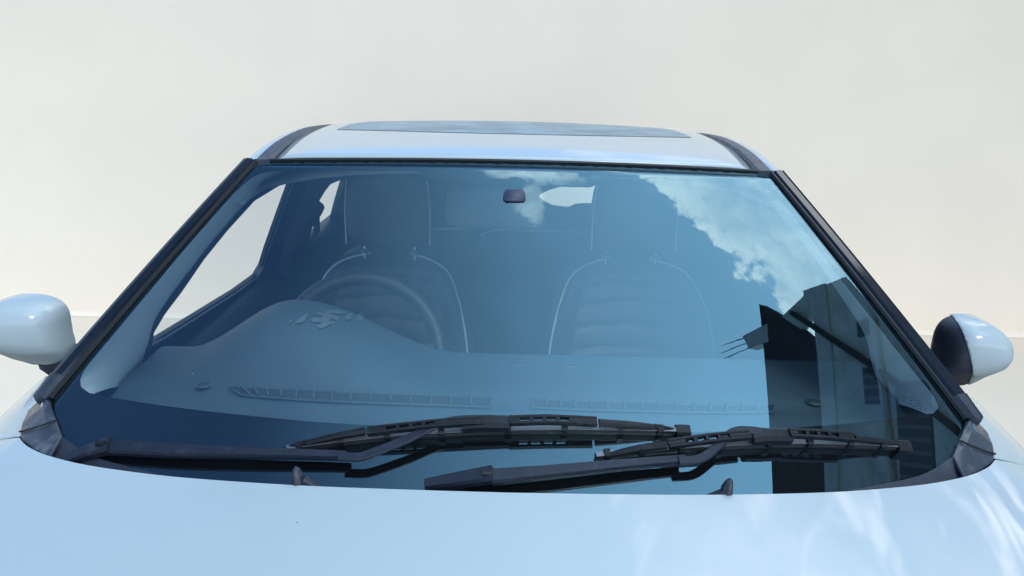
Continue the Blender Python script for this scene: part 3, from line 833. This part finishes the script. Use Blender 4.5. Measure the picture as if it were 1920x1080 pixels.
# rear bench in two parts
for x0, x1 in ((-.56, -.150), (-.142, .56)):
    c = (x0 + x1) / 2; v, f = superell((c, 3.10, .83), (x1 - x0) / 2, .09, .275, .22, .3, 40, 20)
    rs = mesh('rear_seat', v, f, SEATM, car, smooth=60)
    tp = [Vector((lerp(x0 + .012, x1 - .012, t), 3.025 + .02 * (abs(2 * t - 1) ** 6), 1.096 - .030 * abs(2 * t - 1) ** 10 + .002 * math.sin(t * 9))) for t in [k / 24 for k in range(25)]]
    sweep('piping', tp, circ(.0055, 6), (0, -1, 0), mat('rear piping', (.62, .64, .65), .5), rs)
for x in (-.36, .0, .36):
    v, f = superell((x, 3.13, 1.135 if x else 1.09), .125, .045, .062 if x else .03, .45, .45, 28, 14); mesh('rear_headrest', v, f, SEATM, car, smooth=60)
mesh('buckle_tab', *box_vf((-.045, 3.00, 1.125), .055, .008, .012, Matrix.Rotation(R(2), 3, 'Y')), DOORLT, car, smooth=0)
mesh('seat_back_panel', *box_vf((0, 3.20, .72), 1.3, .03, .70), DOORM, car, smooth=0)
# ---- interior mirror
mc = (aty(838, 350, 1.60) + aty(1008, 430, 1.60)) / 2
v, f = superell(mc, .100, .022, .044, .35, .35, 32, 14); im = mesh('interior_mirror', v, f, DOORM, car, smooth=60)
gm, gf = superell(mc + Vector((0, .021, 0)), .094, .003, .039, .35, .35, 32, 10); mesh('mirror_glass', gm, gf, MIRR, im, smooth=60)
sweep('mirror_arm', [on_glass(964, 367) + Vector((0, .02, 0)), mc + Vector((.03, -.02, .02))], circ(.008, 8), (1, 0, 0), DOORM, im)
mesh('dip_tab', *box_vf(aty(938, 422, 1.585), .030, .006, .008), DOORLT, im, smooth=0, bevel=.002)
# ---- tailgate with rear window, floor pan, back
tg = [Vector((x, y_, z)) for x, y_, z in [(-.76, 4.13, .45), (.76, 4.13, .45), (.76, 4.13, 1.10), (.60, 4.08, 1.36), (.5, 4.07, 1.40), (-.5, 4.07, 1.40), (-.60, 4.08, 1.36), (-.76, 4.13, 1.10)]]
hole = [aty(px, py, 4.13) for px, py in [(1010, 369), (1013, 364), (1028, 357), (1050, 350), (1080, 338), (1180, 336), (1196, 345), (1192, 376), (1180, 387), (1105, 388), (1060, 389), (1036, 386), (1018, 377)]]
tgo = fill('tailgate', [tg, hole], DOORM, car, smooth=0, solid=.04, offset=1)
fill('rear_window', [hole], REARGLASS, tgo, smooth=0, solid=.004, offset=0)
mesh('floor_pan', *box_vf((0, 2.1, .33), 1.55, 4.1, .06), DOORM, car, smooth=0)
for sgn in (-1, 1):
    for y in (.55, 3.35):
        prof = [(.20, -.09), (.30, -.10), (.335, -.08), (.34, 0), (.335, .08), (.30, .10), (.20, .09)]
        rows = [[Vector((sgn * .80 + a, y + r_ * math.cos(t), .34 + r_ * math.sin(t))) for r_, a in prof] for t in [2 * math.pi * k / 32 for k in range(32)]]
        v, f = grid_vf(rows, closeu=True); wh = mesh('wheel', v, f, TYRE, car, smooth=50)
        v, f = superell((sgn * .82, y, .34), .06, .205, .205, 1, .2, 24, 24); mesh('rim', v, f, CHROME, wh, smooth=50)

# ================================================================== unfinished house on the right, seen in the glass
BX = 8.0
HK = (BX - .45) / 4.15
def hy(y): return 1.15 + HK * (y - 1.15)
def hz(z): return 1.31 + HK * (z - 1.31) if z > 0 else 0.0
house = bpy.data.objects.new('unfinished_house', None); COL.objects.link(house); house.location = (BX + 2, 1.8, 0); WORLDLOC[house.name] = Vector((BX + 2, 1.8, 0))
tag(house, 'unfinished grey house with rebar on its roof, mirrored in the windscreen at right', 'house')
CEM = mat('bare cement render', (.88, .86, .78), .9, bump=.4, bscale=30, var=.12, vscale=1.3, dirt=((.20, .19, .17), .5, 1.1))
DARKC = mat('shade dark concrete', (.035, .038, .04), .9, bump=.5, bscale=25, var=.2, vscale=2)  # black of the shaded top storey is put into this concrete colour
PALEC = mat('pale cement band', (.80, .79, .74), .9, bump=.3, bscale=30, var=.08)
SHUTB = mat('grey shutter bar', (.20, .22, .22), .7)
SHUT = mat('blue green shutter', (.06, .10, .11), .6)
def slab(name, yz, x0, x1, m, parent=house, **k):
    yz = [(hy(y), hz(z)) for y, z in yz]; n = len(yz); v_ = [Vector((x0, y, z)) for y, z in yz] + [Vector((x1, y, z)) for y, z in yz]
    f_ = [tuple(range(n)), tuple(range(2 * n - 1, n - 1, -1))] + [(i, (i + 1) % n, (i + 1) % n + n, i + n) for i in range(n)]
    return mesh(name, v_, f_, m, parent, smooth=0, **k)
slab('wall', [(-.4, 0), (3.98, 0), (3.98, 7.70), (-.4, 7.70)], BX, BX + 4, CEM)
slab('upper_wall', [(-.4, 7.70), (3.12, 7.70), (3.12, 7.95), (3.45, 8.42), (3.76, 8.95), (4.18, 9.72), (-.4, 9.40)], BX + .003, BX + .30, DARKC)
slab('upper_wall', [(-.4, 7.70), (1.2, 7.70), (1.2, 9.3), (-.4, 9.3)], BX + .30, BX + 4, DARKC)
slab('roof_band', [(-.4, 7.52), (3.99, 7.52), (4.02, 8.12), (3.86, 8.12), (3.82, 7.92), (-.4, 7.80)], BX - .06, BX + .25, PALEC)
slab('stair_beam', [(3.76, 8.95), (3.98, 8.12), (3.62, 8.02), (3.43, 8.38)], BX + .02, BX + .22, CEM)
slab('column', [(3.40, 9.45), (3.74, 9.45), (3.70, 10.50), (3.40, 10.25)], BX - .01, BX + .32, PALEC)
for k in range(6):
    y = 3.44 + .045 * k; x = BX + .04 + (k % 2) * .2
    mesh('rebar', *sweep_vf([Vector((x, hy(y), hz(10.1))), Vector((x + .01, hy(y - .02 + .02 * k), hz(10.8))), Vector((x - .02, hy(y - .05 + .03 * k), hz(11.3 + .16 * ((k * 7) % 4))))], circ(.011, 5), (1, 0, 0)), mat('rusty rebar', (.05, .035, .03), .8), house)
sweep('drain_pipe', cr([Vector((BX - .08, hy(y), hz(z))) for y, z in ((3.72, 8.5), (2.95, 7.2), (2.55, 6.5), (1.9, 5.4), (.9, 3.7))], 3), circ(.09, 8), (1, 0, 0), DARKC, house)
sweep('drain_pipe', [Vector((BX - .09, hy(3.72), hz(6.55))), Vector((BX - .09, hy(2.2), hz(6.45))), Vector((BX - .09, hy(.2), hz(6.3)))], circ(.08, 8), (1, 0, 0), PALEC, house)
wn = slab('window', [(3.05, 6.66), (3.27, 6.66), (3.27, 6.90), (3.05, 6.90)], BX - .03, BX + .05, SHUT)
for (y0_, y1_, z0_, z1_) in ((2.15, 2.62, 6.42, 6.88), (1.1, 2.4, 5.7, 6.28), (.2, .95, 5.7, 6.9)):
    wn = slab('window', [(y0_, z0_), (y1_, z0_), (y1_, z1_), (y0_, z1_)], BX - .02, BX + .05, SHUT)
    for k in range(int((y1_ - y0_) / .14)):
        y = y0_ + .07 + .14 * k
        mesh('shutter_bar', *box_vf((BX - .035, hy(y), hz((z0_ + z1_) / 2)), .03, .09, (z1_ - z0_ - .05) * HK), SHUTB, wn, smooth=0)
for z in (2.6, 5.3):
    slab('floor_band', [(-.4, z), (4.0, z), (4.0, z + .18), (-.4, z + .18)], BX - .05, BX + .1, PALEC)
